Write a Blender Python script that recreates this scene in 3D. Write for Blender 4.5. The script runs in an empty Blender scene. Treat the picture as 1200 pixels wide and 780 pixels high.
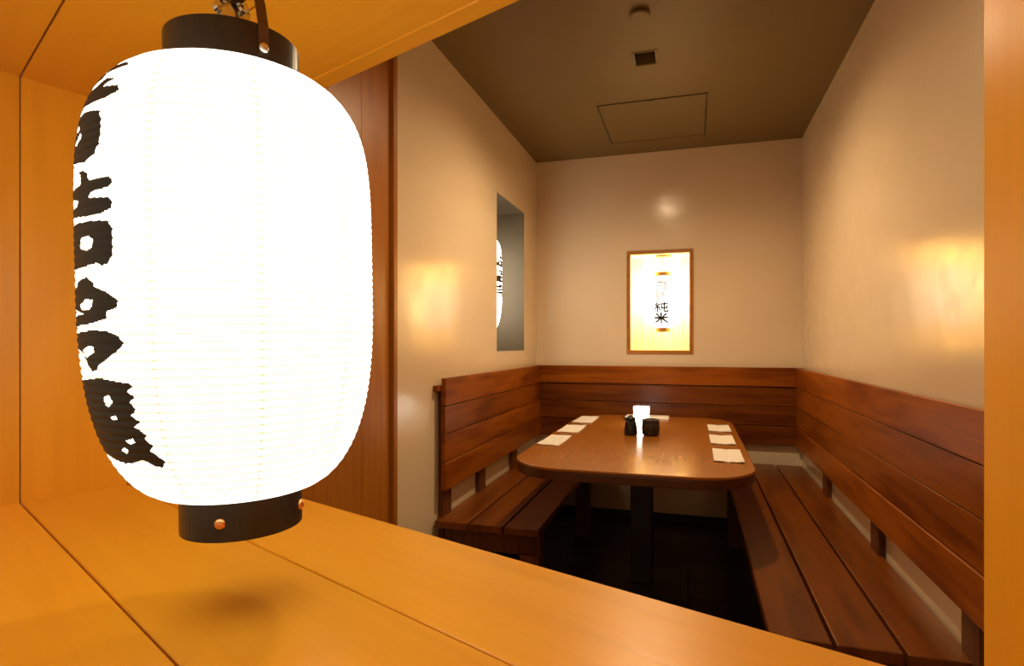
import bpy, bmesh, math, random
from mathutils import Vector, Matrix
random.seed(7)
sc = bpy.context.scene
col = sc.collection
R_ = math.radians
EYE = 1.186

# ------------------------------------------------------------------ camera
cam_d = bpy.data.cameras.new('camera')
cam_d.sensor_width = 36.0
cam_d.lens = 685.4 / 1200 * 36.0
cam_d.shift_y = 13.16 / 1200
cam_d.clip_start = 0.01
cam = bpy.data.objects.new('camera', cam_d)
cam.location = (0, 0, EYE)
cam.rotation_euler = (R_(90), 0, R_(17.138))
col.objects.link(cam)
sc.camera = cam

# ------------------------------------------------------------------ world, exposure
world = bpy.data.worlds.new('World')
sc.world = world
world.use_nodes = True
bg = world.node_tree.nodes['Background']
bg.inputs[0].default_value = (1.0, 0.72, 0.42, 1)
bg.inputs[1].default_value = 0.65
vs = sc.view_settings
vs.view_transform = 'Standard'
vs.look = 'None'
vs.gamma = 1.0
vs.use_curve_mapping = False
vs.exposure = 0.0

WARM = (1.0, 0.72, 0.42)
DOWNLIGHT_W = 74.0
LANTERN_L = 1.12
BULB_W = 2.4
NICHE_L = 3.2
NICHE_FILL_W = 20.0
SIDE_L = 4.0
CANDLE_L = 9.0

# ------------------------------------------------------------------ helpers
def link(o, parent=None):
    col.objects.link(o)
    if parent is not None:
        o.parent = parent
    return o

def mesh_obj(name, verts, faces, mat, parent=None, smooth=False, loc=None, rotz=0.0):
    me = bpy.data.meshes.new(name)
    me.from_pydata([tuple(v) for v in verts], [], faces)
    me.update()
    if smooth:
        for p in me.polygons:
            p.use_smooth = True
    if mat:
        me.materials.append(mat)
    o = bpy.data.objects.new(name, me)
    if loc is not None:
        o.location = loc
    o.rotation_euler.z = rotz
    return link(o, parent)

def bm_obj(name, bm, mat, parent=None, smooth=False, loc=None, rotz=0.0):
    bmesh.ops.recalc_face_normals(bm, faces=bm.faces)
    me = bpy.data.meshes.new(name)
    bm.to_mesh(me)
    bm.free()
    if smooth:
        for p in me.polygons:
            p.use_smooth = True
    if mat:
        me.materials.append(mat)
    o = bpy.data.objects.new(name, me)
    if loc is not None:
        o.location = loc
    o.rotation_euler.z = rotz
    return link(o, parent)

def empty(name, loc=(0, 0, 0), rotz=0.0):
    o = bpy.data.objects.new(name, None)
    o.location = loc
    o.rotation_euler.z = rotz
    o.empty_display_size = 0.05
    return link(o)

def tag(o, label=None, cat=None, group=None, kind=None):
    if label: o['label'] = label
    if cat: o['category'] = cat
    if group: o['group'] = group
    if kind: o['kind'] = kind
    return o

def bm_prism(poly, z0, z1, bevel=0.0, segs=1):
    bm = bmesh.new()
    lo = [bm.verts.new((x, y, z0)) for x, y in poly]
    hi = [bm.verts.new((x, y, z1)) for x, y in poly]
    n = len(poly)
    bm.faces.new(lo[::-1]); bm.faces.new(hi)
    for i in range(n):
        j = (i + 1) % n
        bm.faces.new((lo[i], lo[j], hi[j], hi[i]))
    bmesh.ops.recalc_face_normals(bm, faces=bm.faces)
    if bevel:
        bmesh.ops.bevel(bm, geom=list(bm.edges), offset=bevel, segments=segs, affect='EDGES', profile=0.5)
    return bm

def box(name, lo, hi, mat, parent=None, bevel=0.0, origin=None, segs=1):
    """axis-aligned box given in world coordinates; origin of the object at its lowest corner"""
    base = Vector((0, 0, 0)) if parent is None else Vector(parent.location)
    ox, oy, oz = lo
    bm = bm_prism([(0, 0), (hi[0]-ox, 0), (hi[0]-ox, hi[1]-oy), (0, hi[1]-oy)], 0, hi[2]-oz, bevel, segs)
    return bm_obj(name, bm, mat, parent, loc=Vector(lo) - base)

def board(name, poly, z0, z1, mat, parent, bevel=0.002):
    """a flat board with a plan outline; local x runs along poly[0] -> poly[1]"""
    base = Vector(parent.location)
    a = Vector(poly[0]); b = Vector(poly[1])
    ang = math.atan2(b.y - a.y, b.x - a.x)
    c, s = math.cos(-ang), math.sin(-ang)
    loc = [((p[0]-a.x)*c - (p[1]-a.y)*s, (p[0]-a.x)*s + (p[1]-a.y)*c) for p in poly]
    bm = bm_prism(loc, 0, z1 - z0, bevel)
    return bm_obj(name, bm, mat, parent, loc=Vector((a.x, a.y, z0)) - base, rotz=ang)

def plate(name, us, vs_, holes, t0, t1, mapf, mat, parent=None):
    """a slab with rectangular holes; (u, v, t) -> world by mapf"""
    us = sorted(set(us + [h[0] for h in holes] + [h[1] for h in holes]))
    vv = sorted(set(vs_ + [h[2] for h in holes] + [h[3] for h in holes]))
    def solid(i, j):
        if i < 0 or j < 0 or i >= len(us)-1 or j >= len(vv)-1: return False
        cu, cv = (us[i]+us[i+1])/2, (vv[j]+vv[j+1])/2
        return not any(h[0] < cu < h[1] and h[2] < cv < h[3] for h in holes)
    bm = bmesh.new()
    def q(*pts):
        bm.faces.new([bm.verts.new(mapf(*p)) for p in pts])
    for i in range(len(us)-1):
        for j in range(len(vv)-1):
            if not solid(i, j): continue
            a, b, c, d = us[i], us[i+1], vv[j], vv[j+1]
            q((a, c, t0), (b, c, t0), (b, d, t0), (a, d, t0))
            q((a, c, t1), (b, c, t1), (b, d, t1), (a, d, t1))
            if not solid(i-1, j): q((a, c, t0), (a, d, t0), (a, d, t1), (a, c, t1))
            if not solid(i+1, j): q((b, c, t0), (b, d, t0), (b, d, t1), (b, c, t1))
            if not solid(i, j-1): q((a, c, t0), (b, c, t0), (b, c, t1), (a, c, t1))
            if not solid(i, j+1): q((a, d, t0), (b, d, t0), (b, d, t1), (a, d, t1))
    bmesh.ops.remove_doubles(bm, verts=bm.verts, dist=1e-5)
    return bm_obj(name, bm, mat, parent)

def bm_lathe(prof, n=48, closed=False):
    bm = bmesh.new()
    rings = []
    for r, z in prof:
        if r < 1e-6:
            rings.append([bm.verts.new((0, 0, z))])
        else:
            rings.append([bm.verts.new((r*math.cos(2*math.pi*k/n), r*math.sin(2*math.pi*k/n), z)) for k in range(n)])
    pairs = list(zip(rings[:-1], rings[1:]))
    if closed: pairs.append((rings[-1], rings[0]))
    for A, B in pairs:
        for k in range(n):
            k2 = (k+1) % n
            if len(A) == 1 and len(B) == 1: continue
            if len(A) == 1: bm.faces.new((A[0], B[k2], B[k]))
            elif len(B) == 1: bm.faces.new((A[k], A[k2], B[0]))
            else: bm.faces.new((A[k], A[k2], B[k2], B[k]))
    return bm

def bm_tube(pts, r, n=10):
    bm = bmesh.new()
    pts = [Vector(p) for p in pts]
    rings = []
    up = Vector((0, 0, 1))
    for i, p in enumerate(pts):
        t = (pts[min(i+1, len(pts)-1)] - pts[max(i-1, 0)]).normalized()
        ref = up if abs(t.dot(up)) < 0.95 else Vector((1, 0, 0))
        x = t.cross(ref).normalized(); y = t.cross(x).normalized()
        rings.append([bm.verts.new(p + x*r*math.cos(2*math.pi*k/n) + y*r*math.sin(2*math.pi*k/n)) for k in range(n)])
    for A, B in zip(rings[:-1], rings[1:]):
        for k in range(n):
            bm.faces.new((A[k], A[(k+1) % n], B[(k+1) % n], B[k]))
    bm.faces.new(rings[0][::-1]); bm.faces.new(rings[-1])
    return bm

# ------------------------------------------------------------------ materials
def new_mat(name):
    m = bpy.data.materials.new(name)
    m.use_nodes = True
    nt = m.node_tree
    return m, nt, nt.nodes['Principled BSDF']

def N(nt, t, **kw):
    n = nt.nodes.new(t)
    for k, v in kw.items(): setattr(n, k, v)
    return n

def ramp(nt, stops):
    r = N(nt, 'ShaderNodeValToRGB')
    els = r.color_ramp.elements
    while len(els) < len(stops): els.new(0.5)
    for e, (p, c) in zip(els, stops):
        e.position = p; e.color = (*c, 1)
    return r

def plain(name, c, rough=0.5, metal=0.0, spec=0.5):
    m, nt, b = new_mat(name)
    b.inputs['Base Color'].default_value = (*c, 1)
    b.inputs['Roughness'].default_value = rough
    b.inputs['Metallic'].default_value = metal
    b.inputs['Specular IOR Level'].default_value = spec
    return m

def wood(name, light, dark, axis='x', rough=0.35, spec=0.4, scale=1.0, contrast=1.0, figure=0.35, bump=0.02, vary=0.12):
    m, nt, b = new_mat(name)
    L = nt.links.new
    tc = N(nt, 'ShaderNodeTexCoord')
    oi = N(nt, 'ShaderNodeObjectInfo')
    off = N(nt, 'ShaderNodeVectorMath', operation='SCALE')
    off.inputs[0].default_value = (13.1, 7.7, 5.3)
    L(oi.outputs['Random'], off.inputs['Scale'])
    add = N(nt, 'ShaderNodeVectorMath', operation='ADD')
    L(tc.outputs['Object'], add.inputs[0]); L(off.outputs[0], add.inputs[1])
    mp = N(nt, 'ShaderNodeMapping')
    s = {'x': (1.2, 26, 26), 'y': (26, 1.2, 26), 'z': (26, 26, 1.2)}[axis]
    mp.inputs['Scale'].default_value = tuple(v*scale for v in s)
    L(add.outputs[0], mp.inputs['Vector'])
    n1 = N(nt, 'ShaderNodeTexNoise'); n1.inputs['Scale'].default_value = 2.2
    n1.inputs['Detail'].default_value = 6; n1.inputs['Roughness'].default_value = 0.6
    n1.inputs['Distortion'].default_value = 0.25
    L(mp.outputs[0], n1.inputs['Vector'])
    # broad cathedral figure
    mp2 = N(nt, 'ShaderNodeMapping')
    s2 = {'x': (0.9, 7, 7), 'y': (7, 0.9, 7), 'z': (7, 7, 0.9)}[axis]
    mp2.inputs['Scale'].default_value = tuple(v*scale for v in s2)
    L(add.outputs[0], mp2.inputs['Vector'])
    n2 = N(nt, 'ShaderNodeTexNoise'); n2.inputs['Scale'].default_value = 1.6
    n2.inputs['Detail'].default_value = 2
    L(mp2.outputs[0], n2.inputs['Vector'])
    ml = N(nt, 'ShaderNodeMath', operation='MULTIPLY'); ml.inputs[1].default_value = 14
    L(n2.outputs['Fac'], ml.inputs[0])
    sn = N(nt, 'ShaderNodeMath', operation='SINE'); L(ml.outputs[0], sn.inputs[0])
    sm = N(nt, 'ShaderNodeMath', operation='MULTIPLY_ADD'); sm.inputs[1].default_value = 0.5*figure*0.6; sm.inputs[2].default_value = 0.0
    L(sn.outputs[0], sm.inputs[0])
    sumf = N(nt, 'ShaderNodeMath', operation='ADD'); L(n1.outputs['Fac'], sumf.inputs[0]); L(sm.outputs[0], sumf.inputs[1])
    w = 0.22/contrast
    cr = ramp(nt, [(max(0, 0.5-w), dark), (min(1, 0.5+w), light)])
    L(sumf.outputs[0], cr.inputs['Fac'])
    hv = N(nt, 'ShaderNodeHueSaturation')
    mr = N(nt, 'ShaderNodeMapRange'); mr.inputs['To Min'].default_value = 1-vary; mr.inputs['To Max'].default_value = 1+vary
    L(oi.outputs['Random'], mr.inputs['Value']); L(mr.outputs[0], hv.inputs['Value'])
    L(cr.outputs[0], hv.inputs['Color'])
    L(hv.outputs[0], b.inputs['Base Color'])
    rr = N(nt, 'ShaderNodeMapRange'); rr.inputs['To Min'].default_value = rough*0.85; rr.inputs['To Max'].default_value = rough*1.2
    L(n1.outputs['Fac'], rr.inputs['Value']); L(rr.outputs[0], b.inputs['Roughness'])
    b.inputs['Specular IOR Level'].default_value = spec
    bp = N(nt, 'ShaderNodeBump'); bp.inputs['Strength'].default_value = bump*5; bp.inputs['Distance'].default_value = 0.002
    L(n1.outputs['Fac'], bp.inputs['Height']); L(bp.outputs[0], b.inputs['Normal'])
    return m

HL, HD = (0.90, 0.450, 0.030), (0.74, 0.330, 0.015)
M_honey_x = wood('honey_fir_along_x', HL, HD, 'x', rough=0.32, spec=0.35, contrast=0.45, figure=0.25)
M_honey_z = wood('honey_fir_along_z', HL, HD, 'z', rough=0.32, spec=0.35, contrast=0.45, figure=0.25)
BL, BD = (0.33, 0.088, 0.004), (0.155, 0.032, 0.0015)
M_bench_y = wood('stained_bench_wood_y', BL, BD, 'y', rough=0.36, spec=0.16, contrast=0.8, figure=0.6, vary=0.2)
M_bench_x = wood('stained_bench_wood_x', BL, BD, 'x', rough=0.36, spec=0.16, contrast=0.8, figure=0.6, vary=0.2)
M_bench_shaded = wood('shaded_stained_backrest_wood', (0.20, 0.050, 0.003), (0.10, 0.021, 0.0015), 'x', rough=0.32, spec=0.25, contrast=0.8, figure=0.6, vary=0.2)  # bench wood with the shade on the lower back planks painted in
M_bench_z = wood('stained_bench_wood_z', (0.16, 0.045, 0.010), (0.07, 0.018, 0.004), 'z', rough=0.4)
M_seat_y = wood('worn_seat_wood', (0.19, 0.050, 0.004), (0.10, 0.023, 0.002), 'y', rough=0.30, spec=0.30, contrast=0.8, figure=0.6, vary=0.15)
M_table = wood('varnished_table_wood', (0.37, 0.126, 0.011), (0.28, 0.088, 0.007), 'y', rough=0.20, spec=0.35, contrast=0.35, figure=0.2, bump=0.0)
M_tedge = wood('table_edge_wood', (0.105, 0.032, 0.006), (0.06, 0.018, 0.003), 'y', rough=0.3, contrast=0.6)
M_door_z = wood('door_plank_wood', (0.50, 0.185, 0.020), (0.33, 0.108, 0.010), 'z', rough=0.35, contrast=0.6, figure=0.3)
M_nichewood = wood('pale_niche_wood', (0.92, 0.74, 0.36), (0.86, 0.64, 0.25), 'z', rough=0.4, contrast=0.5)
M_frame = wood('niche_frame_wood', (0.50, 0.20, 0.035), (0.36, 0.13, 0.02), 'x', rough=0.35)
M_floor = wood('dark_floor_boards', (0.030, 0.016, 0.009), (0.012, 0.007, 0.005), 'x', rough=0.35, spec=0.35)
M_dark = plain('near_black_metal', (0.012, 0.010, 0.009), 0.45)
M_lacquer = plain('black_lacquer', (0.016, 0.011, 0.007), 0.32)
M_ink = plain('black_brush_ink', (0.010, 0.008, 0.009), 0.55)
M_ink_washout = plain('overexposed_brush_ink', (0.55, 0.50, 0.42), 0.6)  # black ink painted pale for the lantern glare that washes it out
M_copper = plain('copper_stud', (0.80, 0.36, 0.14), 0.28, 1.0)
M_steel = plain('bright_steel', (0.72, 0.70, 0.64), 0.25, 1.0)
M_brown_steel = plain('brown_strap_steel', (0.12, 0.065, 0.035), 0.4, 0.6)
M_brass = plain('aged_brass', (0.45, 0.24, 0.08), 0.4, 0.8)
M_grey = plain('grey_niche_paint', (0.150, 0.115, 0.068), 0.55, spec=0.3)
M_paper = plain('white_paper', (0.82, 0.78, 0.70), 0.8, spec=0.2)
M_soot = plain('black_ceramic', (0.010, 0.009, 0.008), 0.22)
M_jar = plain('dark_glazed_jar', (0.020, 0.013, 0.009), 0.25)

def plaster(name, c1, c2):
    m, nt, b = new_mat(name)
    L = nt.links.new
    tc = N(nt, 'ShaderNodeTexCoord')
    n1 = N(nt, 'ShaderNodeTexNoise'); n1.inputs['Scale'].default_value = 1.4; n1.inputs['Detail'].default_value = 4
    L(tc.outputs['Object'], n1.inputs['Vector'])
    cr = ramp(nt, [(0.35, c1), (0.65, c2)]); L(n1.outputs['Fac'], cr.inputs['Fac'])
    L(cr.outputs[0], b.inputs['Base Color'])
    # trowel marks: patches of different polish
    n2 = N(nt, 'ShaderNodeTexNoise'); n2.inputs['Scale'].default_value = 9; n2.inputs['Detail'].default_value = 7
    n2.inputs['Roughness'].default_value = 0.62; n2.inputs['Distortion'].default_value = 0.2
    L(tc.outputs['Object'], n2.inputs['Vector'])
    mr = N(nt, 'ShaderNodeMapRange'); mr.inputs['From Min'].default_value = 0.35; mr.inputs['From Max'].default_value = 0.65
    mr.inputs['To Min'].default_value = 0.14; mr.inputs['To Max'].default_value = 0.24
    L(n2.outputs['Fac'], mr.inputs['Value']); L(mr.outputs[0], b.inputs['Roughness'])
    bp = N(nt, 'ShaderNodeBump'); bp.inputs['Strength'].default_value = 0.022; bp.inputs['Distance'].default_value = 0.004
    L(n2.outputs['Fac'], bp.inputs['Height']); L(bp.outputs[0], b.inputs['Normal'])
    b.inputs['Specular IOR Level'].default_value = 0.6
    return m
M_plaster = plaster('polished_cream_plaster', (0.78, 0.625, 0.42), (0.83, 0.675, 0.46))
M_ceil = plain('dark_olive_ceiling_paint', (0.190, 0.126, 0.040), 0.5, spec=0.3)

def emitter(name, c, strength, base=(0.9, 0.85, 0.75)):
    m, nt, b = new_mat(name)
    b.inputs['Base Color'].default_value = (*base, 1)
    b.inputs['Roughness'].default_value = 0.5
    b.inputs['Emission Color'].default_value = (*c, 1)
    b.inputs['Emission Strength'].default_value = strength
    return m

def lantern_paper(name, L0, pitch, z_ref, threads=10, tint=(1.0, 0.975, 0.92), thin=0.5):
    """back-lit paper: bamboo hoops and threads inside let less light through"""
    m, nt, b = new_mat(name)
    L = nt.links.new
    tc = N(nt, 'ShaderNodeTexCoord')
    sp = N(nt, 'ShaderNodeSeparateXYZ'); L(tc.outputs['Object'], sp.inputs[0])
    def hoops(src, scale, off, width):
        a = N(nt, 'ShaderNodeMath', operation='MULTIPLY_ADD'); a.inputs[1].default_value = scale; a.inputs[2].default_value = off
        L(src, a.inputs[0])
        f = N(nt, 'ShaderNodeMath', operation='FRACT'); L(a.outputs[0], f.inputs[0])
        d = N(nt, 'ShaderNodeMath', operation='SUBTRACT'); d.inputs[1].default_value = 0.5; L(f.outputs[0], d.inputs[0])
        ab = N(nt, 'ShaderNodeMath', operation='ABSOLUTE'); L(d.outputs[0], ab.inputs[0])
        mr = N(nt, 'ShaderNodeMapRange'); mr.interpolation_type = 'SMOOTHSTEP'
        mr.inputs['From Min'].default_value = 0.5 - width; mr.inputs['From Max'].default_value = 0.5
        mr.inputs['To Min'].default_value = 0.0; mr.inputs['To Max'].default_value = 1.0
        L(ab.outputs[0], mr.inputs['Value'])
        return mr.outputs[0]
    h = hoops(sp.outputs['Z'], 1.0/pitch, -z_ref/pitch, 0.17)
    at = N(nt, 'ShaderNodeMath', operation='ARCTAN2'); L(sp.outputs['Y'], at.inputs[0]); L(sp.outputs['X'], at.inputs[1])
    t = hoops(at.outputs[0], threads/(2*math.pi), 0.12, 0.035)
    mx = N(nt, 'ShaderNodeMix', data_type='RGBA'); mx.blend_type = 'MULTIPLY'
    mx.inputs['A'].default_value = (*tint, 1); mx.inputs['B'].default_value = (0.44, 0.36, 0.19, 1)
    L(h, mx.inputs['Factor'])
    mx2 = N(nt, 'ShaderNodeMix', data_type='RGBA'); mx2.blend_type = 'MULTIPLY'
    mx2.inputs['B'].default_value = (0.72, 0.64, 0.45, 1)
    L(mx.outputs['Result'], mx2.inputs['A']); L(t, mx2.inputs['Factor'])
    L(mx2.outputs['Result'], b.inputs['Emission Color'])
    b.inputs['Emission Strength'].default_value = L0/(1-thin)
    b.inputs['Base Color'].default_value = (0.85, 0.80, 0.68, 1)
    b.inputs['Roughness'].default_value = 0.7
    tr = N(nt, 'ShaderNodeBsdfTranslucent'); L(mx2.outputs['Result'], tr.inputs['Color'])
    mixs = N(nt, 'ShaderNodeMixShader'); mixs.inputs[0].default_value = thin
    L(b.outputs[0], mixs.inputs[1]); L(tr.outputs[0], mixs.inputs[2])
    L(mixs.outputs[0], nt.nodes['Material Output'].inputs['Surface'])
    b.inputs['Base Color'].default_value = (0.30, 0.28, 0.24, 1)
    return m

# ------------------------------------------------------------------ the room
XL, XR, YB, ZC = -1.065, 0.658, 4.05, 2.482
NB = (-0.424, 0.002, 1.125, 1.815)          # niche in the back wall  (x0,x1,z0,z1)
NS = (3.160, 3.727, 1.145, 2.054)           # niche in the left wall  (y0,y1,z0,z1)
DL = [(-0.253, -0.156, 2.652, 2.775), (-0.253, -0.156, 1.252, 1.375)]   # downlight holes in the ceiling, the second for the added fill light
Y_DOOR = 1.98

tag(plate('wall_back', [XL, XR], [0.0, ZC], [NB], YB, YB+0.10, lambda u, v, t: (u, t, v), M_plaster), 'cream polished plaster back wall with a niche', kind='structure')
wall_left = tag(plate('wall_left', [Y_DOOR, YB+0.10], [0.0, ZC], [NS], XL-0.10, XL, lambda u, v, t: (t, u, v), M_plaster), 'cream polished plaster left wall with a grey niche', kind='structure')
tag(plate('wall_right', [0.18, YB+0.10], [0.0, ZC], [], XR, XR+0.10, lambda u, v, t: (t, u, v), M_plaster), 'cream polished plaster right wall', kind='structure')
ceil = plate('ceiling', [XL-0.10, XR+0.10], [0.12, YB+0.10], DL, ZC, ZC+0.06, lambda u, v, t: (u, v, t), M_ceil)
tag(ceil, 'dark olive brown painted ceiling', kind='structure')

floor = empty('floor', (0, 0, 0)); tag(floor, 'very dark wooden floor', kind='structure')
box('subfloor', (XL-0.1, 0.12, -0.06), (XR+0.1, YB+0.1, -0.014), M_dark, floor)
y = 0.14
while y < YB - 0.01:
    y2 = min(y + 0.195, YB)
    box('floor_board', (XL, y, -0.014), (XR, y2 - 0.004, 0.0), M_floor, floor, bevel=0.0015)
    y = y2
tag(box('baseboard_back', (XL, YB-0.012, 0.0), (XR, YB, 0.055), M_dark, None, 0.002), 'low dark baseboard under the back wall', kind='structure')

# inside of the framed niche in the back wall
nb = empty('wall_niche', (-0.211, YB+0.10, NB[2])); tag(nb, 'glowing pale wood lined niche recessed in the back wall', 'niche')
DN = 0.36
for k in range(6):
    xa = NB[0] + (NB[1]-NB[0])*k/6; xb = NB[0] + (NB[1]-NB[0])*(k+1)/6
    box('back_plank', (xa+0.0012, YB+DN, NB[2]), (xb-0.0012, YB+DN+0.015, NB[3]), M_nichewood, nb, 0.001)
box('side_panel', (NB[0]-0.015, YB+0.1005, NB[2]), (NB[0], YB+DN, NB[3]), M_nichewood, nb)
box('side_panel', (NB[1], YB+0.1005, NB[2]), (NB[1]+0.015, YB+DN, NB[3]), M_nichewood, nb)
box('niche_floor', (NB[0]-0.015, YB+0.1005, NB[2]-0.015), (NB[1]+0.015, YB+DN+0.015, NB[2]), M_nichewood, nb)
box('niche_ceiling', (NB[0]-0.015, YB+0.1005, NB[3]), (NB[1]+0.015, YB+DN+0.015, NB[3]+0.015), M_nichewood, nb)
fr = empty('niche_frame', (-0.211, YB-0.006, NB[2])); tag(fr, 'thin reddish wood frame around the niche in the back wall', 'frame')
fw = 0.021
for nm, a, b_ in (('frame_rail', (NB[0]-0.004, NB[2]-0.004), (NB[1]+0.004, NB[2]+fw)), ('frame_rail', (NB[0]-0.004, NB[3]-fw), (NB[1]+0.004, NB[3]+0.004)),
                  ('frame_stile', (NB[0]-0.004, NB[2]+fw), (NB[0]+fw, NB[3]-fw)), ('frame_stile', (NB[1]-fw, NB[2]+fw), (NB[1]+0.004, NB[3]-fw))):
    box(nm, (a[0], YB-0.008, a[1]), (b_[0], YB-0.0003, b_[1]), M_frame, fr, 0.0012)
# frame returns inside the opening
for nm, a, b_ in (('frame_lining', (NB[0]+0.0005, NB[2]+0.0005), (NB[1]-0.0005, NB[2]+fw)), ('frame_lining', (NB[0]+0.0005, NB[3]-fw), (NB[1]-0.0005, NB[3]-0.0005)),
                  ('frame_lining', (NB[0]+0.0005, NB[2]+fw), (NB[0]+fw, NB[3]-fw)), ('frame_lining', (NB[1]-fw, NB[2]+fw), (NB[1]-0.0005, NB[3]-fw))):
    box(nm, (a[0], YB, a[1]), (b_[0], YB+0.05, b_[1]), M_nichewood, fr)

# grey niche in the left wall
ns = wall_left
DS = 0.42
box('niche_back', (XL-DS-0.015, NS[0]-0.015, NS[2]-0.015), (XL-DS, NS[1]+0.015, NS[3]+0.015), M_grey, ns)
box('niche_side', (XL-DS, NS[0]-0.015, NS[2]-0.015), (XL-0.0005, NS[0]+0.0015, NS[3]+0.015), M_grey, ns)
box('niche_side', (XL-DS, NS[1]-0.0015, NS[2]-0.015), (XL-0.0005, NS[1]+0.015, NS[3]+0.015), M_grey, ns)
box('niche_floor', (XL-DS, NS[0]+0.0015, NS[2]-0.015), (XL-0.0005, NS[1]-0.0015, NS[2]+0.0015), M_grey, ns)
box('niche_ceiling', (XL-DS, NS[0]+0.0015, NS[3]-0.0015), (XL-0.0005, NS[1]-0.0015, NS[3]+0.015), M_grey, ns)

# door of brown planks in the left wall, nearer than the plaster
door = empty('door_1', (XL-0.02, 0.98, 0)); tag(door, 'brown vertical plank door beside the plaster left wall', kind='structure')
box('jamb', (XL-0.10, Y_DOOR-0.030, 0.0), (XL+0.004, Y_DOOR-0.0005, ZC-0.001), M_door_z, door, 0.002)
yy = Y_DOOR-0.030
for k in range(5):
    wv = 0.195
    ya = yy - wv
    box('plank', (XL-0.06, max(ya, 0.985), 0.004), (XL-0.012, yy-0.0012, ZC-0.001), M_door_z, door, 0.0015)
    yy = ya

# front wall with the opening the camera looks through: P on the room side line
def far(x): return 0.89 - 0.381*(x + 0.882)
def wall_band(x0, x1, z0, z1, nm, d=0.09, parent=None):
    poly = [(x0, far(x0)-0.004), (x0, far(x0)-d), (x1, far(x1)-d), (x1, far(x1)-0.004)]
    bm = bm_prism(poly, z0, z1)
    return bm_obj(nm, bm, M_plaster, parent)
ZS, ZH = 0.946, 1.591
wf = empty('wall_front', (0, 0, 0)); tag(wf, 'plaster wall around the wooden opening', kind='structure')
wall_band(XL-0.1, XR+0.1, 0.0, ZS-0.031, 'wall_below_opening', parent=wf)
wall_band(XL-0.1, XR+0.1, ZH+0.031, ZC, 'wall_above_opening', parent=wf)
wall_band(XL-0.1, -0.930, ZS-0.031, ZH+0.031, 'wall_beside_opening', d=0.05, parent=wf)
wall_band(0.235, XR+0.1, ZS-0.031, ZH+0.031, 'wall_beside_opening', parent=wf)

# wooden box lining of the opening
win = empty('window_1', (-0.4, 0.45, ZS-0.03)); tag(win, 'deep honey coloured board lining of the opening around the big lantern', kind='structure')
E3, E2, E1, E0, EN = (-0.882, 0.890), (-0.926, 0.765), (-0.974, 0.628), (-1.020, 0.490), (-1.066, 0.352)
SL = {3: -0.381, 2: -0.434, 1: -0.467, 0: -0.50, -1: -0.53}
XJ = 0.191
def lp(E_, s, x): return (x, E_[1] + s*(x - E_[0]))
joints = [(E3, SL[3]), (E2, SL[2]), (E1, SL[1]), (E0, SL[0]), (EN, SL[-1])]
g = 0.0012
for k in range(4):
    (Ea, sa), (Eb, sb) = joints[k+1], joints[k]      # near line, far line
    a0 = (Ea[0], Ea[1] + (g if k < 3 else 0)); a1 = lp(Ea, sa, XJ); a1 = (a1[0], a1[1] + (g if k < 3 else 0))
    b0 = (Eb[0], Eb[1] - (g if k else 0)); b1 = lp(Eb, sb, XJ); b1 = (b1[0], b1[1] - (g if k else 0))
    board('sill_board', [a0, a1, b1, b0], ZS-0.03, ZS, M_honey_x, win, 0.0012)
    board('head_board', [a0, a1, b1, b0], ZH, ZH+0.03, M_honey_x, win, 0.0012)
    d = Vector((Eb[0]-Ea[0], Eb[1]-Ea[1])).normalized(); nrm = Vector((-d.y, d.x))
    p0 = Vector(Ea) + d*(0.0009 if k < 3 else 0); p1 = Vector(Eb) - d*(0.0009 if k else 0)
    q1 = p1 + nrm*0.025; q0 = p0 + nrm*0.025
    board('end_board', [tuple(p0), tuple(p1), tuple(q1), tuple(q0)], ZS-0.03, ZH+0.03, M_honey_z, win, 0.0010)
# head trim strip on the room side and the right jamb
board('head_trim', [(-0.94, far(-0.94)), (XJ+0.04, far(XJ+0.04)), (XJ+0.052, far(XJ+0.052)+0.034), (-0.928, far(-0.928)+0.034)], ZH-0.0005, ZH+0.05, M_honey_x, win, 0.002)
board('jamb_board', [(XJ, -0.05), (XJ, far(XJ)), (XJ+0.035, far(XJ+0.035)), (XJ+0.035, -0.05)], ZS-0.03, ZH+0.03, M_honey_z, win, 0.003)

# ------------------------------------------------------------------ ceiling fittings
pz = ZC
ap = empty('access_panel', (-0.21, 3.49, ZC)); tag(ap, 'square access panel flush in the dark ceiling above the table', 'ceiling panel')
ax0, ax1, ay0, ay1 = -0.498, 0.076, 3.176, 3.80
box('panel_door', (ax0+0.006, ay0+0.006, ZC-0.0035), (ax1-0.006, ay1-0.006, ZC-0.0002), M_ceil, ap, 0.0008)
for lo, hi in (((ax0, ay0), (ax1, ay0+0.0035)), ((ax0, ay1-0.0035), (ax1, ay1)), ((ax0, ay0+0.0035), (ax0+0.0035, ay1-0.0035)), ((ax1-0.0035, ay0+0.0035), (ax1, ay1-0.0035))):
    box('rim', (lo[0], lo[1], ZC-0.0035), (hi[0], hi[1], ZC-0.0002), M_lacquer, ap)
bm = bm_lathe([(0, -0.006), (0.008, -0.006), (0.009, -0.0035), (0.009, 0.0)], 16)
bm_obj('latch', bm, M_ceil, ap, True, loc=(-0.0, 3.19-3.49, -0.0002))

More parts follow.
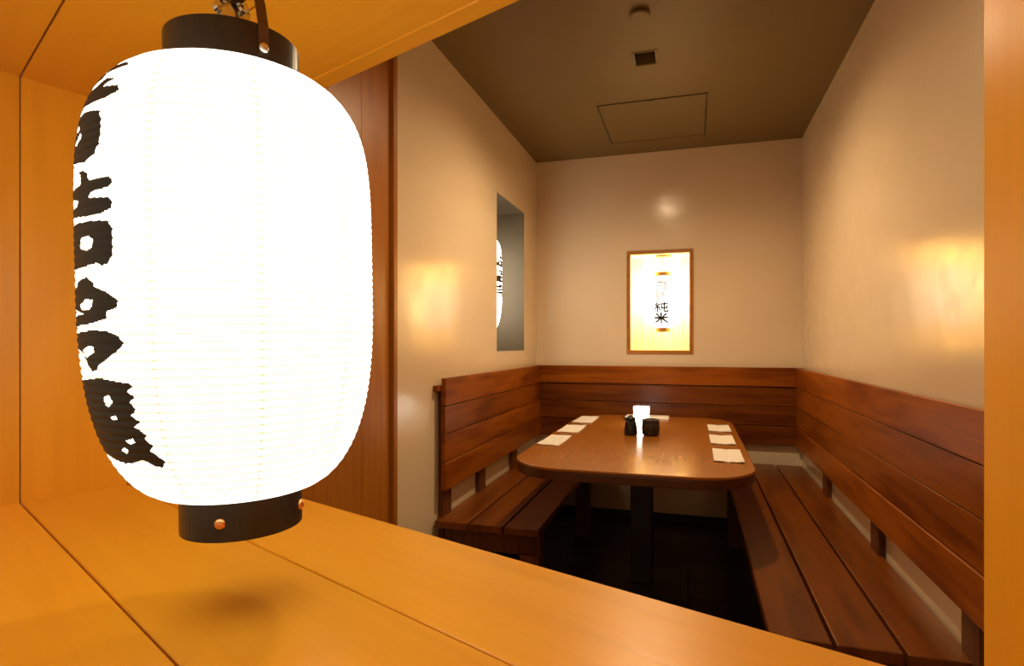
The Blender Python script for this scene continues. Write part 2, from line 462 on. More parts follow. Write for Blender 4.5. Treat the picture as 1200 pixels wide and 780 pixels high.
def downlight(hole, label, power):
    x0, x1, y0, y1 = hole
    r = empty('ceiling_downlight', ((x0+x1)/2, (y0+y1)/2, ZC)); tag(r, label, 'downlight')
    t = 0.004; H = 0.09
    box('baffle', (x0+0.0005, y0+0.0005, ZC), (x0+t, y1-0.0005, ZC+H), M_lacquer, r)
    box('baffle', (x1-t, y0+0.0005, ZC), (x1-0.0005, y1-0.0005, ZC+H), M_ceil, r)
    box('baffle', (x0+t, y0+0.0005, ZC), (x1-t, y0+t, ZC+H), M_lacquer, r)
    box('baffle', (x0+t, y1-t, ZC), (x1-t, y1-0.0005, ZC+H), M_ceil, r)
    box('housing_top', (x0+t, y0+t, ZC+H-0.006), (x1-t, y1-t, ZC+H), M_dark, r)
    for lo, hi in (((x0-0.008, y0-0.008), (x1+0.008, y0)), ((x0-0.008, y1), (x1+0.008, y1+0.008)), ((x0-0.008, y0), (x0, y1)), ((x1, y0), (x1+0.008, y1))):
        box('rim', (lo[0], lo[1], ZC-0.003), (hi[0], hi[1], ZC-0.0002), M_ceil, r, 0.0006)
    ld = bpy.data.lights.new('downlight_lamp', 'SPOT')
    ld.energy = power; ld.color = WARM; ld.spot_size = R_(168); ld.spot_blend = 0.95; ld.shadow_soft_size = 0.05
    lo = bpy.data.objects.new('downlight_lamp', ld)
    lo.location = (0, 0, -0.055)
    link(lo, r)
downlight(DL[0], 'small square recessed downlight in the ceiling over the table', DOWNLIGHT_W)
downlight(DL[1], 'small square fill downlight added in the ceiling near the door, out of view', DOWNLIGHT_W*0.25)  # extra fixture added out of view to fill the near end with light

sd = empty('sprinkler_cover', (-0.197, 2.335, ZC)); tag(sd, 'round flat disc cover on the ceiling nearer than the downlight', 'ceiling disc')
bm_obj('cover_disc', bm_lathe([(0, -0.016), (0.036, -0.016), (0.039, -0.013), (0.039, -0.007), (0, -0.007)], 40), M_ceil, sd, False, loc=(0, 0, 0))
bm_obj('neck', bm_lathe([(0, -0.007), (0.028, -0.007), (0.028, -0.0002), (0, -0.0002)], 32), M_lacquer, sd, False)

# ------------------------------------------------------------------ benches
HT = EYE - 0.148           # top of the back planks
PW = 0.1225
SEAT = EYE - 0.756
def build_bench(name, label, side, y0, y1, yb0, posts, legs_y):
    """side -1: on the left wall, +1: on the right wall; yb0 near end of the backrest"""
    wall = XL if side < 0 else XR
    def X(d0, d1):  # distance from the wall -> ordered x pair
        a, b_ = wall - side*d0, wall - side*d1
        return (min(a, b_), max(a, b_))
    r = empty(name, ((X(0.0, 0.46)[0]+X(0.0, 0.46)[1])/2, (y0+y1)/2, 0)); tag(r, label, 'bench')
    pw = 0.146
    for k in range(3):
        d0 = 0.008 + k*(pw+0.010)
        xa, xb = X(d0, d0+pw)
        box('seat_plank', (xa, y0 + 0.0015*k, SEAT-0.032), (xb, y1, SEAT), M_seat_y, r, 0.003, segs=2)
    for k in range(4):
        zt = HT - k*PW
        th = 0.002*((k*7) % 3)
        xa, xb = X(0.024, 0.045 - th)
        box('back_plank', (xa, yb0, zt-PW+0.003), (xb, YB-0.046, zt), M_bench_y, r, 0.0018)
    for py in posts:
        xa, xb = X(0.001, 0.0235)
        box('back_post', (xa, py-0.048, 0.03), (xb, py+0.048, HT-0.03), M_bench_z, r, 0.0015)
    xa, xb = X(0.001, 0.0235)
    box('back_batten', (xa, yb0-0.035, HT-0.055), (xb, posts[0]-0.0485, HT-0.03), M_bench_y, r, 0.0015)
    for ly in legs_y:
        for d0 in (0.06, 0.375):
            xa, xb = X(d0, d0+0.085)
            box('leg', (xa, ly, 0.0), (xb, ly+0.085, SEAT-0.125), M_bench_z, r, 0.002)
        xa, xb = X(0.03, 0.462)
        box('leg_rail', (xa, ly+0.01, SEAT-0.125), (xb, ly+0.075, SEAT-0.0322), M_bench_z, r, 0.002)
    xa, xb = X(0.20, 0.26)
    box('stretcher', (xa, legs_y[0]+0.0755, SEAT-0.115), (xb, legs_y[-1]+0.0095, SEAT-0.05), M_bench_z, r, 0.002)
    return r
build_bench('wall_bench', 'dark stained slatted wooden bench along the left wall below the grey niche', -1, 2.30, YB-0.05, 2.335, (2.40, 2.86, 3.44), (2.34, 3.56))
build_bench('wall_bench', 'long dark stained slatted wooden bench running along the right wall', 1, 1.645, YB-0.05, 1.45, (1.66, 2.43, 3.27), (1.70, 3.62))

bp = empty('backrest_panel', (-0.2, YB-0.02, HT-4*PW)); tag(bp, 'four plank stained backrest across the back wall behind the table', 'backrest')
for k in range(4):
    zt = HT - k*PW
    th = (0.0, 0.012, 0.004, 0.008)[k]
    box('back_plank', (XL+0.001, YB-0.045+th, zt-PW+0.003), (XR-0.001, YB-0.024, zt), M_bench_x if k == 0 else M_bench_shaded, bp, 0.0018)
for px in (-0.95, -0.2, 0.55):
    box('back_post', (px-0.045, YB-0.0235, 0.60), (px+0.045, YB-0.0005, HT-0.03), M_bench_z, bp, 0.0015)

# ------------------------------------------------------------------ table
TZ = 0.72
tb = empty('dining_table', (-0.238, 2.92, 0)); tag(tb, 'long brown varnished table with rounded corners on a dark pedestal', 'table')
def rrect(x0, x1, y0, y1, r, n=14, p=2.3):
    out = []
    for cx, cy, a0 in ((x1-r, y1-r, 0), (x0+r, y1-r, 90), (x0+r, y0+r, 180), (x1-r, y0+r, 270)):
        for k in range(n+1):
            a = R_(a0 + 90*k/n)
            c, s = math.cos(a), math.sin(a)
            out.append((cx + r*math.copysign(abs(c)**(2/p), c), cy + r*math.copysign(abs(s)**(2/p), s)))
    return out
tx0, tx1, ty0, ty1 = -0.704, 0.228, 2.145, 3.905
outl = rrect(tx0, tx1, ty0, ty1, 0.235, 18, 2.0)
def table_slab(name, poly, z0, z1, mat, bev):
    bm = bm_prism([(x+0.238, y-2.92) for x, y in poly], z0, z1)
    ed = [e for e in bm.edges if abs(e.verts[0].co.z - e.verts[1].co.z) < 1e-6]
    bmesh.ops.bevel(bm, geom=ed, offset=bev, segments=3, affect='EDGES', profile=0.5)
    return bm_obj(name, bm, mat, tb)
table_slab('table_top', outl, TZ-0.012, TZ, M_table, 0.004)
table_slab('edge_band', rrect(tx0+0.001, tx1-0.001, ty0+0.001, ty1-0.001, 0.235, 18, 2.0), TZ-0.046, TZ-0.0122, M_tedge, 0.003)
for py in (2.96,):
    box('pedestal', (-0.238-0.052, py-0.052, 0.022), (-0.238+0.052, py+0.052, TZ-0.0462), M_lacquer, tb, 0.004)
    box('base_plate', (-0.238-0.22, py-0.20, 0.0), (-0.238+0.22, py+0.20, 0.0218), M_lacquer, tb, 0.005)

# napkins
def napkin(x0, x1, y0, y1, label, fold, seed):
    rnd = random.Random(seed)
    nx, ny = 12, 10
    bm = bmesh.new()
    w, h = x1-x0, y1-y0
    a = rnd.uniform(-0.03, 0.03)
    grid_t, grid_b = [], []
    for j in range(ny+1):
        rt, rb = [], []
        for i in range(nx+1):
            u, v = i/nx - 0.5, j/ny - 0.5
            lift = 0.0006
            if fold:
                lift += 0.006*max(0, 0.5-abs(u))*2*0.0 + 0.005*abs(u)*1.2 - 0.0012*(1 if abs(u) < 0.05 else 0) + 0.003*max(0, -v)*abs(math.sin(u*9+seed))
            else:
                lift += 0.0015*abs(math.sin(u*5+seed))*abs(v)*2 + 0.002*max(0, u*v)*4
            lift += 0.0006
            x, y_ = u*w*math.cos(a) - v*h*math.sin(a)*0.5, v*h + u*w*math.sin(a)
            rt.append(bm.verts.new((x, y_, lift+0.0018))); rb.append(bm.verts.new((x, y_, lift-0.0011)))
        grid_t.append(rt); grid_b.append(rb)
    for j in range(ny):
        for i in range(nx):
            bm.faces.new((grid_t[j][i], grid_t[j][i+1], grid_t[j+1][i+1], grid_t[j+1][i]))
            bm.faces.new((grid_b[j][i], grid_b[j+1][i], grid_b[j+1][i+1], grid_b[j][i+1]))
    for j in range(ny):
        for i, s in ((0, 1), (nx, -1)):
            f = (grid_t[j][i], grid_t[j+1][i], grid_b[j+1][i], grid_b[j][i])
            bm.faces.new(f)
    for i in range(nx):
        for j in (0, ny):
            bm.faces.new((grid_t[j][i], grid_t[j][i+1], grid_b[j][i+1], grid_b[j][i]))
    o = bm_obj('paper_napkin', bm, M_paper, None, False, loc=((x0+x1)/2, (y0+y1)/2, TZ))
    tag(o, label, 'napkin', 'paper napkins laid along the table sides')
    return o
napkin(-0.690, -0.583, 2.625, 2.917, 'flat white napkin on the left table edge, nearest the front', False, 1)
napkin(-0.688, -0.576, 3.033, 3.310, 'flat white napkin on the left table edge, middle of three', False, 2)
napkin(-0.683, -0.570, 3.430, 3.740, 'flat white napkin on the left table edge, farthest back', False, 3)
napkin(0.083, 0.197, 2.450, 2.742, 'creased white napkin on the right table edge, nearest the front', True, 4)
napkin(0.082, 0.192, 2.880, 3.156, 'creased white napkin on the right table edge, middle of three', True, 5)
napkin(0.083, 0.197, 3.290, 3.550, 'creased white napkin on the right table edge, farthest back', True, 6)

# menu card at the far end
mc = empty('menu_card', (-0.275, 3.80, TZ)); tag(mc, 'white card lying at the far end of the table behind the candle', 'card')
box('sheet', (-0.410, 3.735, TZ+0.0005), (-0.140, 3.865, TZ+0.006), M_paper, mc, 0.001)
box('sheet', (-0.405, 3.740, TZ+0.0062), (-0.143, 3.862, TZ+0.011), M_paper, mc, 0.001)

# glowing candle holder
M_glow = emitter('candlelit_frosted_glass', (1.0, 0.93, 0.78), CANDLE_L)
M_flame = emitter('candle_flame', (1.0, 0.75, 0.4), 12.0)
cn = empty('candle_holder', (-0.283, 3.47, TZ)); tag(cn, 'glowing white frosted glass candle holder in the middle of the table', 'candle')
pr = rrect(-0.043, 0.043, -0.043, 0.043, 0.030, 6, 2.0)
bm = bmesh.new()
rings = []
for s, z in ((0.86, 0.0008), (0.92, 0.004), (1.0, 0.05), (1.03, 0.103), (0.95, 0.103), (0.90, 0.05), (0.80, 0.012)):
    rings.append([bm.verts.new((x*s, y_*s, z)) for x, y_ in pr])
for A, B in zip(rings[:-1], rings[1:]):
    for k in range(len(pr)):
        bm.faces.new((A[k], A[(k+1) % len(pr)], B[(k+1) % len(pr)], B[k]))
bm.faces.new(rings[0][::-1]); bm.faces.new(rings[-1])
bm_obj('glass_cup', bm, M_glow, cn)
bm_obj('wax', bm_lathe([(0, 0.013), (0.024, 0.013), (0.024, 0.045), (0.020, 0.047), (0, 0.046)], 24), M_paper, cn)
bm_obj('flame', bm_lathe([(0, 0.047), (0.004, 0.052), (0.005, 0.058), (0.002, 0.068), (0, 0.074)], 12), M_flame, cn, True)

# soy sauce bottle
sb = empty('soy_sauce_bottle', (-0.302, 3.045, TZ)); tag(sb, 'small black sauce bottle with lid beside the candle holder', 'sauce bottle')
bm_obj('body', bm_lathe([(0, 0.0006), (0.030, 0.0006), (0.033, 0.004), (0.034, 0.012), (0.031, 0.045), (0.026, 0.070), (0.023, 0.078), (0, 0.078)], 32), M_soot, sb, True)
bm_obj('lid', bm_lathe([(0, 0.0782), (0.025, 0.0782), (0.026, 0.082), (0.024, 0.090), (0.013, 0.096), (0.006, 0.098), (0.006, 0.103), (0, 0.104)], 28), M_soot, sb, True)
bm_obj('spout', bm_tube([(-0.020, 0.0, 0.074), (-0.028, -0.002, 0.083), (-0.034, -0.003, 0.094)], 0.0045, 10), M_soot, sb, True)
# dark ribbed jar
jr = empty('ribbed_jar', (-0.203, 3.065, TZ)); tag(jr, 'squat dark ribbed open jar right of the black sauce bottle', 'jar')
prof = [(0, 0.0006), (0.034, 0.0006), (0.038, 0.004)]
for k in range(6):
    z = 0.008 + k*0.0105
    rr_ = 0.0415 + 0.003*math.sin(math.pi*(k+0.5)/6)
    prof += [(rr_, z), (rr_+0.0014, z+0.003), (rr_+0.0014, z+0.006), (rr_, z+0.009)]
prof += [(0.042, 0.074), (0.0435, 0.078), (0.041, 0.081), (0.0375, 0.078), (0.036, 0.060), (0.035, 0.020), (0, 0.016)]
jb = bm_obj('jar_body', bm_lathe(prof, 40), M_jar, jr, True)
bm_obj('rim', bm_lathe([(0.0375, 0.0812), (0.0435, 0.0812), (0.0435, 0.0825), (0.0405, 0.0840), (0.0375, 0.0825)], 40, True), plain('glossy_brown_rim', (0.10, 0.065, 0.04), 0.12), jr, True)
# ------------------------------------------------------------------ lanterns
def prof_r(t, R, RC, q=2.0):
    p = 5.0 if t > 0 else 2.8
    t = min(1.0, abs(t))
    return RC + (R-RC)*max(0.0, 1-t**p)**(1/q)

def in_poly(x, y, P):
    c = False
    n = len(P)
    for i in range(n):
        x1, y1 = P[i]; x2, y2 = P[(i+1) % n]
        if (y1 > y) != (y2 > y) and x < (x2-x1)*(y-y1)/(y2-y1) + x1: c = not c
    return c

def lantern(name, label, loc, R, RC_top, RC_bot, A, cap, mat, ribs, group=None, segs=96, bulge=0.0009):
    """loc = centre of the paper body; returns root Empty at the bottom of the lower ring"""
    root = empty(name, loc); tag(root, label, 'lantern', group)
    def rr(z):
        t = z/A
        return prof_r(t, R, RC_top if t > 0 else RC_bot)
    prof = []
    p = 2*A/ribs
    for k in range(ribs):
        for f, b_ in ((0.0, 0.0), (0.25, 0.75), (0.5, 1.0), (0.75, 0.75)):
            z = -A + p*(k+f)
            prof.append((rr(z) + bulge*b_, z))
    prof.append((rr(A), A))
    body = bm_obj('paper_shade', bm_lathe(prof, segs), mat, root, True)
    t = 0.004
    bm_obj('top_ring', bm_lathe([(RC_top+0.0035, A-0.001), (RC_top+0.0035, A+cap), (RC_top+0.0035-t, A+cap), (RC_top+0.0035-t, A+cap-0.008), (0, A+cap-0.009), (0, A+0.004), (RC_top-0.001, A-0.001)], 64), M_lacquer, root, False)
    bm_obj('bottom_ring', bm_lathe([(RC_bot-0.001, -A+0.001), (RC_bot-0.001, -A-cap), (RC_bot-0.001-t, -A-cap), (RC_bot-0.001-t, -A-0.002), (0, -A-0.002), (0, -A+0.001)], 64), M_lacquer, root, False)
    return root, body, rr

LOC1 = (-0.4025, 0.4435, EYE+0.0535)
A1, R1, RT1, RB1, CAP1, RIBS1 = 0.1865, 0.1204, 0.0535, 0.0530, 0.034, 58
M_lan1 = lantern_paper('lit_lantern_paper', LANTERN_L, 2*A1/RIBS1, -A1)
lan, shade, rr1 = lantern('paper_lantern', 'large glowing white paper lantern with black brush writing hanging over the wooden sill', LOC1, R1, RT1, RB1, A1, CAP1, M_lan1, RIBS1, segs=160)
lan.rotation_euler = Matrix.Rotation(R_(-1.05), 3, Vector((-0.675, 0.738, 0))).to_euler()

GLYPHS = {
 'c1': [[(-119, 151.0), (-114, 160.0), (-103, 164.5), (-94.0, 164.0), (-93, 160.0), (-104.0, 157.5), (-112.0, 152.0), (-118.0, 148.5)],
        [(-120.6, 134.5), (-118.3, 145.6), (-117.3, 149.5), (-112.5, 146.9), (-101.0, 150.9), (-96.3, 148.7), (-101.3, 143.4), (-92.0, 141.0), (-90.2, 136.6), (-97.1, 131.5), (-108.2, 131.4), (-121.0, 134.4), (-127, 130), (-129, 140)],
        [(-128, 116.2), (-127, 123.9), (-118.3, 128.2), (-106.1, 125.4), (-99.4, 123.0), (-97.2, 114.6), (-96.8, 105.2), (-97.4, 96.3), (-100.4, 89.3), (-106.7, 85.3), (-119.0, 89.3), (-130, 95.0), (-130, 104.7)]],
 'h1': [[(-122.9, 117.2), (-121.5, 122.0), (-115.9, 117.5), (-120.2, 112.6)], [(-122.6, 108.2), (-113.3, 110.8), (-110.9, 106.0), (-119.0, 103.5)]],
 'c2': [[(-112.1, 79.8), (-107.7, 80.0), (-104.2, 75.9), (-103.5, 71.2), (-92.2, 70.9), (-90.4, 68.4), (-90.4, 65.8), (-92.8, 62.9), (-101.2, 61.6), (-104.3, 58.0), (-92.0, 55.6), (-90.7, 52.8), (-90.8, 47.4), (-95.8, 45.0), (-107.7, 45.0), (-130, 48.8), (-130, 53.5), (-114.4, 54.3), (-113.7, 58.6), (-119, 61), (-130, 65.7), (-130, 71.2), (-111.3, 69.2), (-109.9, 74.4)],
        [(-130, 41.8), (-107.5, 40.9), (-97.5, 39.8), (-92.7, 38.4), (-90.8, 33.3), (-90.8, 13.8), (-92.7, 7.6), (-96.5, 6.2), (-99.2, 8.3), (-110.4, 6.7), (-130, 7.9), (-130, 15.7)]],
 'h2': [[(-112.0, 26.2), (-108.9, 29.6), (-104.1, 29.7), (-101.4, 26.3), (-101.8, 20.8), (-106.4, 18.8), (-111.0, 21.5)]],
 'c3': [[(-113.8, -2.6), (-106.3, -0.8), (-102.8, -4.1), (-100.9, -8.7), (-92.6, -14.9), (-88.8, -20.5), (-89.2, -24.8), (-94.1, -27.8), (-94.9, -33.2), (-103.0, -36.2), (-130, -38.4), (-130, -32.0), (-116.2, -28.7), (-109.0, -28.7), (-130, -21.5), (-130, -14.3), (-119.1, -6.4)]],
 'h3': [[(-113.0, -20.9), (-107.5, -17.4), (-102.9, -18.5), (-102.5, -23.0), (-106.2, -26.0), (-111.9, -25.6)]],
 'c4': [[(-130, -43.7), (-102.9, -41.1), (-95.0, -41.9), (-89.1, -46.4), (-87.2, -51.3), (-88.7, -55.0), (-94.4, -61.5), (-100.4, -67.2), (-103.7, -71.7), (-107.0, -72.3), (-108.9, -68.6), (-110.9, -64.1), (-113.2, -58.5), (-130, -51.7)]],
 'h4': [[(-113.2, -56.2), (-106.5, -52.8), (-103.2, -53.9), (-103.6, -57.9), (-109.5, -61.8), (-112.5, -59.6)]],
 'c5': [[(-130, -81.1), (-101.7, -77.2), (-96.4, -78.4), (-86.4, -80.9), (-85.2, -83.4), (-87.9, -86.8), (-84.9, -91.6), (-87.6, -95.0), (-85.0, -100.4), (-87.8, -104.9), (-84.4, -110.2), (-87.6, -113.7), (-82.4, -120.1), (-84.5, -122.4), (-81.3, -127.9), (-83.1, -132.6), (-78.0, -140.5), (-79.9, -146.1), (-83.3, -144.9), (-88.7, -140.1), (-95.2, -143.4), (-100.3, -144.3), (-112, -142), (-128, -134), (-130, -114.7)]],
 'h5': [[(-100.7, -91.5), (-97.8, -89.5), (-95.9, -94.5), (-98.6, -99.1), (-101.2, -97.2)], [(-99.3, -107.0), (-95.8, -105.5), (-95.5, -108.4), (-98.6, -109.2)],
        [(-93.9, -124.9), (-90.1, -122.9), (-89.0, -125.8), (-92.2, -127.7)], [(-99.2, -133.3), (-96.1, -130.5), (-94.4, -132.6), (-96.9, -136.0)]],
}
def surf_r(z, rrf, A, ribs, bulge=0.0009):
    f = ((z + A)/(2*A/ribs)) % 1.0
    return rrf(z) + bulge*math.sin(math.pi*f)**0.8

def glyph_mesh(polys, holes, rrf, A, ribs, axis_deg, parent, scale=1.0, dphi0=0.0, mat=None, step=0.40, dz=0.0008):
    """painted strokes: a thin skin of cells lying on the paper; strokes are repeated mirrored past axis_deg"""
    zs = [p[1]/1000*scale for P in polys for p in P]
    z0, z1 = min(zs), max(zs)
    a1 = max(p[0] for P in polys for p in P)
    width = a1 - axis_deg
    verts, faces, idx = [], [], {}
    def vid(i, j):
        k = (i, j)
        if k not in idx:
            a = R_(axis_deg + i*step + dphi0); z = z0 + j*dz
            r = surf_r(z, rrf, A, ribs) + 0.0004
            idx[k] = len(verts); verts.append((r*math.cos(a), r*math.sin(a), z))
        return idx[k]
    ni = int(width/step)+2; nj = int((z1-z0)/dz)+2
    for j in range(nj):
        zc = (z0 + (j+0.5)*dz)*1000/scale
        for i in range(ni):
            ac = axis_deg + (i+0.5)*step
            if any(in_poly(ac, zc, P) for P in polys) and not any(in_poly(ac, zc, P) for P in holes):
                faces.append((vid(i, j), vid(i+1, j), vid(i+1, j+1), vid(i, j+1)))
                faces.append((vid(-i-1, j), vid(-i, j), vid(-i, j+1), vid(-i-1, j+1)))
    return mesh_obj('brush_character', verts, faces, mat or M_ink, parent)
for k in '12345':
    glyph_mesh(GLYPHS['c'+k], GLYPHS['h'+k], rr1, A1, RIBS1, -129.5, shade)

def stud(parent, rad, phi, z, r, mat, name='stud'):
    bm = bmesh.new()
    bmesh.ops.create_uvsphere(bm, u_segments=18, v_segments=10, radius=r)
    for v in bm.verts: v.co.x *= 0.7
    a = R_(phi)
    return bm_obj(name, bm, mat, parent, True, loc=(rad*math.cos(a), rad*math.sin(a), z), rotz=a)
for ph in (-67.5, 22.5, 112.5, 202.5):
    stud(lan, RB1-0.001, ph, -A1-0.018, 0.0048, M_copper)

def bail(parent, rad, phi, z0, top, w, th, mat):
    """flat strap bent in an inverted U over the upper ring"""
    a = R_(phi)
    d = Vector((math.cos(a), math.sin(a), 0)); s = Vector((-math.sin(a), math.cos(a), 0))
    path = [(rad, z0-0.004), (rad, z0+0.02), (rad*0.93, z0+(top-z0)*0.62)]
    for k in range(1, 9):
        b_ = math.pi/2*k/8
        path.append((rad*0.93 - rad*0.38*(1-math.cos(b_)) - rad*0.06*math.sin(b_), z0+(top-z0)*(0.62+0.38*math.sin(b_))))
    path.append((0, top))
    full = path + [(-x, z) for x, z in path[-2::-1]]
    bm = bmesh.new(); rings = []
    for i, (x, z) in enumerate(full):
        x0, zz0 = full[max(i-1, 0)]; x1, zz1 = full[min(i+1, len(full)-1)]
        tx, tz = x1-x0, zz1-zz0; l = math.hypot(tx, tz); nx, nz = tz/l*th, -tx/l*th
        c = d*x + Vector((0, 0, z)); nv = d*nx + Vector((0, 0, nz))
        rings.append([bm.verts.new(c + s*w/2), bm.verts.new(c - s*w/2), bm.verts.new(c - s*w/2 - nv), bm.verts.new(c + s*w/2 - nv)])
    for A, B in zip(rings[:-1], rings[1:]):
        for k in range(4): bm.faces.new((A[k], A[(k+1) % 4], B[(k+1) % 4], B[k]))
    bm.faces.new(rings[0]); bm.faces.new(rings[-1][::-1])
    return bm_obj('hanging_strap', bm, mat, parent)
TOP1 = A1 + CAP1
PHB = -24
bail(lan, RT1+0.0052, PHB, A1+0.014, TOP1+0.040, 0.009, 0.0014, M_brown_steel)
for s in (0, 180):
    stud(lan, RT1+0.0052, PHB+s, A1+0.014, 0.0045, M_steel, 'strap_stud')
# hook, clip and cord grip under the head boards
def ring_pts(c, r, axis, n=20, a0=0, a1=360):
    c = Vector(c); x = Vector(axis[0]); y_ = Vector(axis[1])
    return [c + x*r*math.cos(R_(a0+(a1-a0)*k/n)) + y_*r*math.sin(R_(a0+(a1-a0)*k/n)) for k in range(n+1)]
bm_obj('hook', bm_tube([(0, 0, 0.350)] + ring_pts((0, 0, TOP1+0.048), 0.012, ((1, 0, 0), (0, 0, 1)), 16, 90, -210), 0.0022, 10), M_steel, lan, True)
bm_obj('hook_plate', bm_lathe([(0, 0.3352), (0.011, 0.3352), (0.012, 0.3375), (0.010, 0.349), (0, 0.350)], 24), M_steel, lan, True)
bm_obj('lamp_socket', bm_lathe([(0, TOP1-0.010), (0.017, TOP1-0.010), (0.017, TOP1+0.010), (0.015, TOP1+0.026), (0.009, TOP1+0.036), (0, TOP1+0.036)], 28), M_steel, lan, True)
bm_obj('clip', bm_tube(ring_pts((-0.004, 0.004, TOP1+0.037), 0.012, ((0.7, 0.7, 0), (0, 0, 1)), 20), 0.0036, 10), M_steel, lan, True)
for sx in (-1, 1):
    stud(lan, 0.016, -60+sx*45, TOP1+0.030, 0.004, M_steel, 'socket_screw')

# lantern in the framed niche
A2, R2, RC2, CAP2 = 0.180, 0.094, 0.0495, 0.028
LOC2 = (-0.196, 4.215, 1.480)
M_lan2 = lantern_paper('niche_lantern_paper', NICHE_L, 2*A2/40, -A2, thin=0.0)
lan2, shade2, rr2 = lantern('paper_lantern', 'slim bright paper lantern with black writing inside the framed back wall niche', LOC2, R2, RC2, RC2, A2, CAP2, M_lan2, 40, segs=72)
for o in lan2.children:
    if o.name.startswith(('top_ring', 'bottom_ring')):
        o.data.materials[0] = M_brass
bm_obj('cord', bm_tube([(0, 0, A2+CAP2-0.002), (0.001, 0, A2+CAP2+0.04), (0, 0, 1.813-LOC2[2])], 0.0022, 8), M_brass, lan2, True)
bm_obj('ceiling_rose', bm_lathe([(0, 1.790-LOC2[2]), (0.050, 1.790-LOC2[2]), (0.058, 1.796-LOC2[2]), (0.058, 1.802-LOC2[2]), (0.040, 1.8145-LOC2[2]), (0, 1.8145-LOC2[2])], 40), M_brass, lan2, True)

def stroke_glyph(strokes, sx, sy, width, zc, phi_c, rrf, parent, mat, step=0.0011):
    """one brush character: thick strokes in a unit box, laid on the paper as a thin skin of cells"""
    segs = []
    for st in strokes:
        for p, q in zip(st[:-1], st[1:]):
            segs.append((p[0]*sx, p[1]*sy, q[0]*sx, q[1]*sy))
    def inside(x, y):
        for x1, y1, x2, y2 in segs:
            dx, dy = x2-x1, y2-y1
            t = max(0.0, min(1.0, ((x-x1)*dx + (y-y1)*dy)/(dx*dx+dy*dy)))
            w = width*(1.0 - 0.25*t)
            if (x-x1-t*dx)**2 + (y-y1-t*dy)**2 < w*w*0.25: return True
        return False
    ov, of, idx = [], [], {}
    def vid(i, j):
        if (i, j) not in idx:
            z = zc + j*step; r = rrf(z) + 0.0016
            a = R_(phi_c) + i*step/r
            idx[(i, j)] = len(ov); ov.append((r*math.cos(a), r*math.sin(a), z))
        return idx[(i, j)]
    ni, nj = int((sx/2+width)/step), int((sy/2+width)/step)
    for j in range(-nj, nj):
        for i in range(-ni, ni):
            if inside((i+0.5)*step, (j+0.5)*step):
                of.append((vid(i, j), vid(i+1, j), vid(i+1, j+1), vid(i, j+1)))
    return mesh_obj('brush_character', ov, of, mat, parent)
G_RICE = [[(-.5, .05), (.5, .08)], [(0, .5), (0, -.5)], [(-.34, .44), (-.15, .2)], [(.36, .44), (.16, .2)], [(-.05, 0), (-.46, -.42)], [(.05, 0), (.48, -.42)]]
G_PURE = [[(-.3, .48), (-.45, .28), (-.25, .2)], [(-.12, .36), (-.42, .02), (-.12, .05)], [(-.28, 0), (-.28, -.48)], [(-.45, -.12), (-.5, -.36)], [(-.14, -.12), (-.08, -.3)],
          [(0, .34), (.5, .38)], [(.06, .14), (.06, -.08), (.46, -.05)], [(.46, .16), (.46, -.08)], [(.25, .5), (.25, -.36), (.32, -.42), (.5, -.40), (.5, -.26)]]
G_WHITE = [[(0, .5), (-.12, .36)], [(-.3, .34), (-.3, -.46)], [(-.3, .34), (.3, .34), (.3, -.46)], [(-.3, -.04), (.3, -.04)], [(-.3, -.42), (.3, -.42)]]
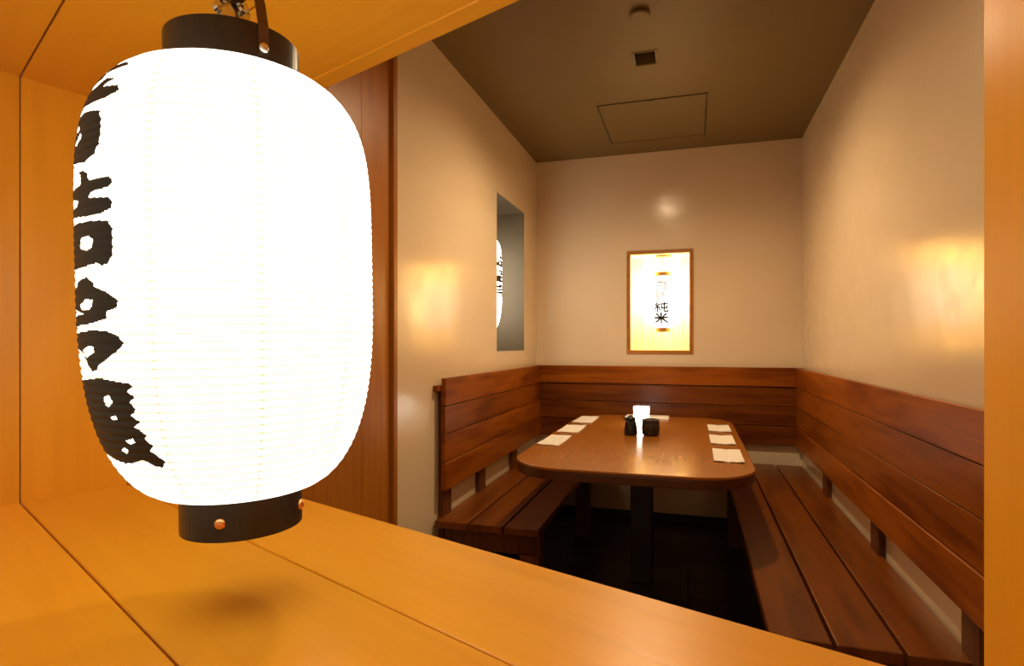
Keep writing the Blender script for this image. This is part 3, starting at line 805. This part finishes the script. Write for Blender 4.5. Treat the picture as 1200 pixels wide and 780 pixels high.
G_BIRD = [[(-.5, .4), (-.02, .4)], [(-.35, .5), (-.45, .1)], [(-.35, .2), (-.35, -.45)], [(-.35, .2), (-.02, .22)], [(-.2, .4), (-.2, -.42)], [(-.35, 0), (-.04, 0)], [(-.35, -.2), (-.04, -.2)], [(-.35, -.42), (0, -.42)],
          [(.2, .5), (.12, .38)], [(.1, .38), (.1, -.1)], [(.1, .38), (.42, .38), (.42, .1)], [(.1, .24), (.42, .24)], [(.1, .1), (.48, .1)], [(.1, -.08), (.5, -.08), (.46, -.42), (.36, -.46)], [(.06, -.22), (.02, -.4)], [(.18, -.22), (.2, -.36)], [(.3, -.22), (.34, -.34)]]
PHC = -95
for gl, zc, w, m_ in ((G_WHITE, 0.108, 0.008, M_ink_washout), (G_BIRD, 0.032, 0.006, M_ink_washout), (G_PURE, -0.042, 0.0115, M_ink), (G_RICE, -0.116, 0.0145, M_ink)):
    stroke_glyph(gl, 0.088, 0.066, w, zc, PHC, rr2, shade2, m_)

# lantern in the grey niche of the left wall
A3, R3, RC3 = 0.285, 0.130, 0.075
LOC3 = (-1.262, 3.440, 1.560)
M_lan3 = lantern_paper('side_lantern_paper', SIDE_L, 2*A3/48, -A3)
lan3, shade3, rr3 = lantern('paper_lantern', 'glowing white paper lantern half hidden in the grey left wall niche', LOC3, R3, RC3, RC3, A3, 0.03, M_lan3, 48, segs=72)
s3 = A3/A1*0.95
for k in '1234':
    glyph_mesh(GLYPHS['c'+k], GLYPHS['h'+k], rr3, A3, 48, -129.5, shade3, scale=s3*0.8, dphi0=110.0, step=1.6, dz=0.003)
bm_obj('cord', bm_tube([(0, 0, A3+0.02), (0, 0, A3+0.10), (0, 0, 2.0525-LOC3[2])], 0.002, 8), M_dark, lan3, True)

bulb_d = bpy.data.lights.new('lantern_bulb', 'POINT')
bulb_d.energy = BULB_W; bulb_d.color = (1.0, 0.93, 0.80); bulb_d.shadow_soft_size = 0.03
bulb = bpy.data.objects.new('lantern_bulb', bulb_d)
bulb.location = (0, 0, 0.045)
link(bulb, lan)

nl_d = bpy.data.lights.new('niche_fill_lamp', 'POINT')  # unseen lamp added behind the lantern to brighten the niche
nl_d.energy = NICHE_FILL_W; nl_d.color = (1.0, 0.93, 0.80); nl_d.shadow_soft_size = 0.025
nl = bpy.data.objects.new('niche_fill_lamp', nl_d)
nl.location = (0.0, 0.128, 0.085)
link(nl, lan2)
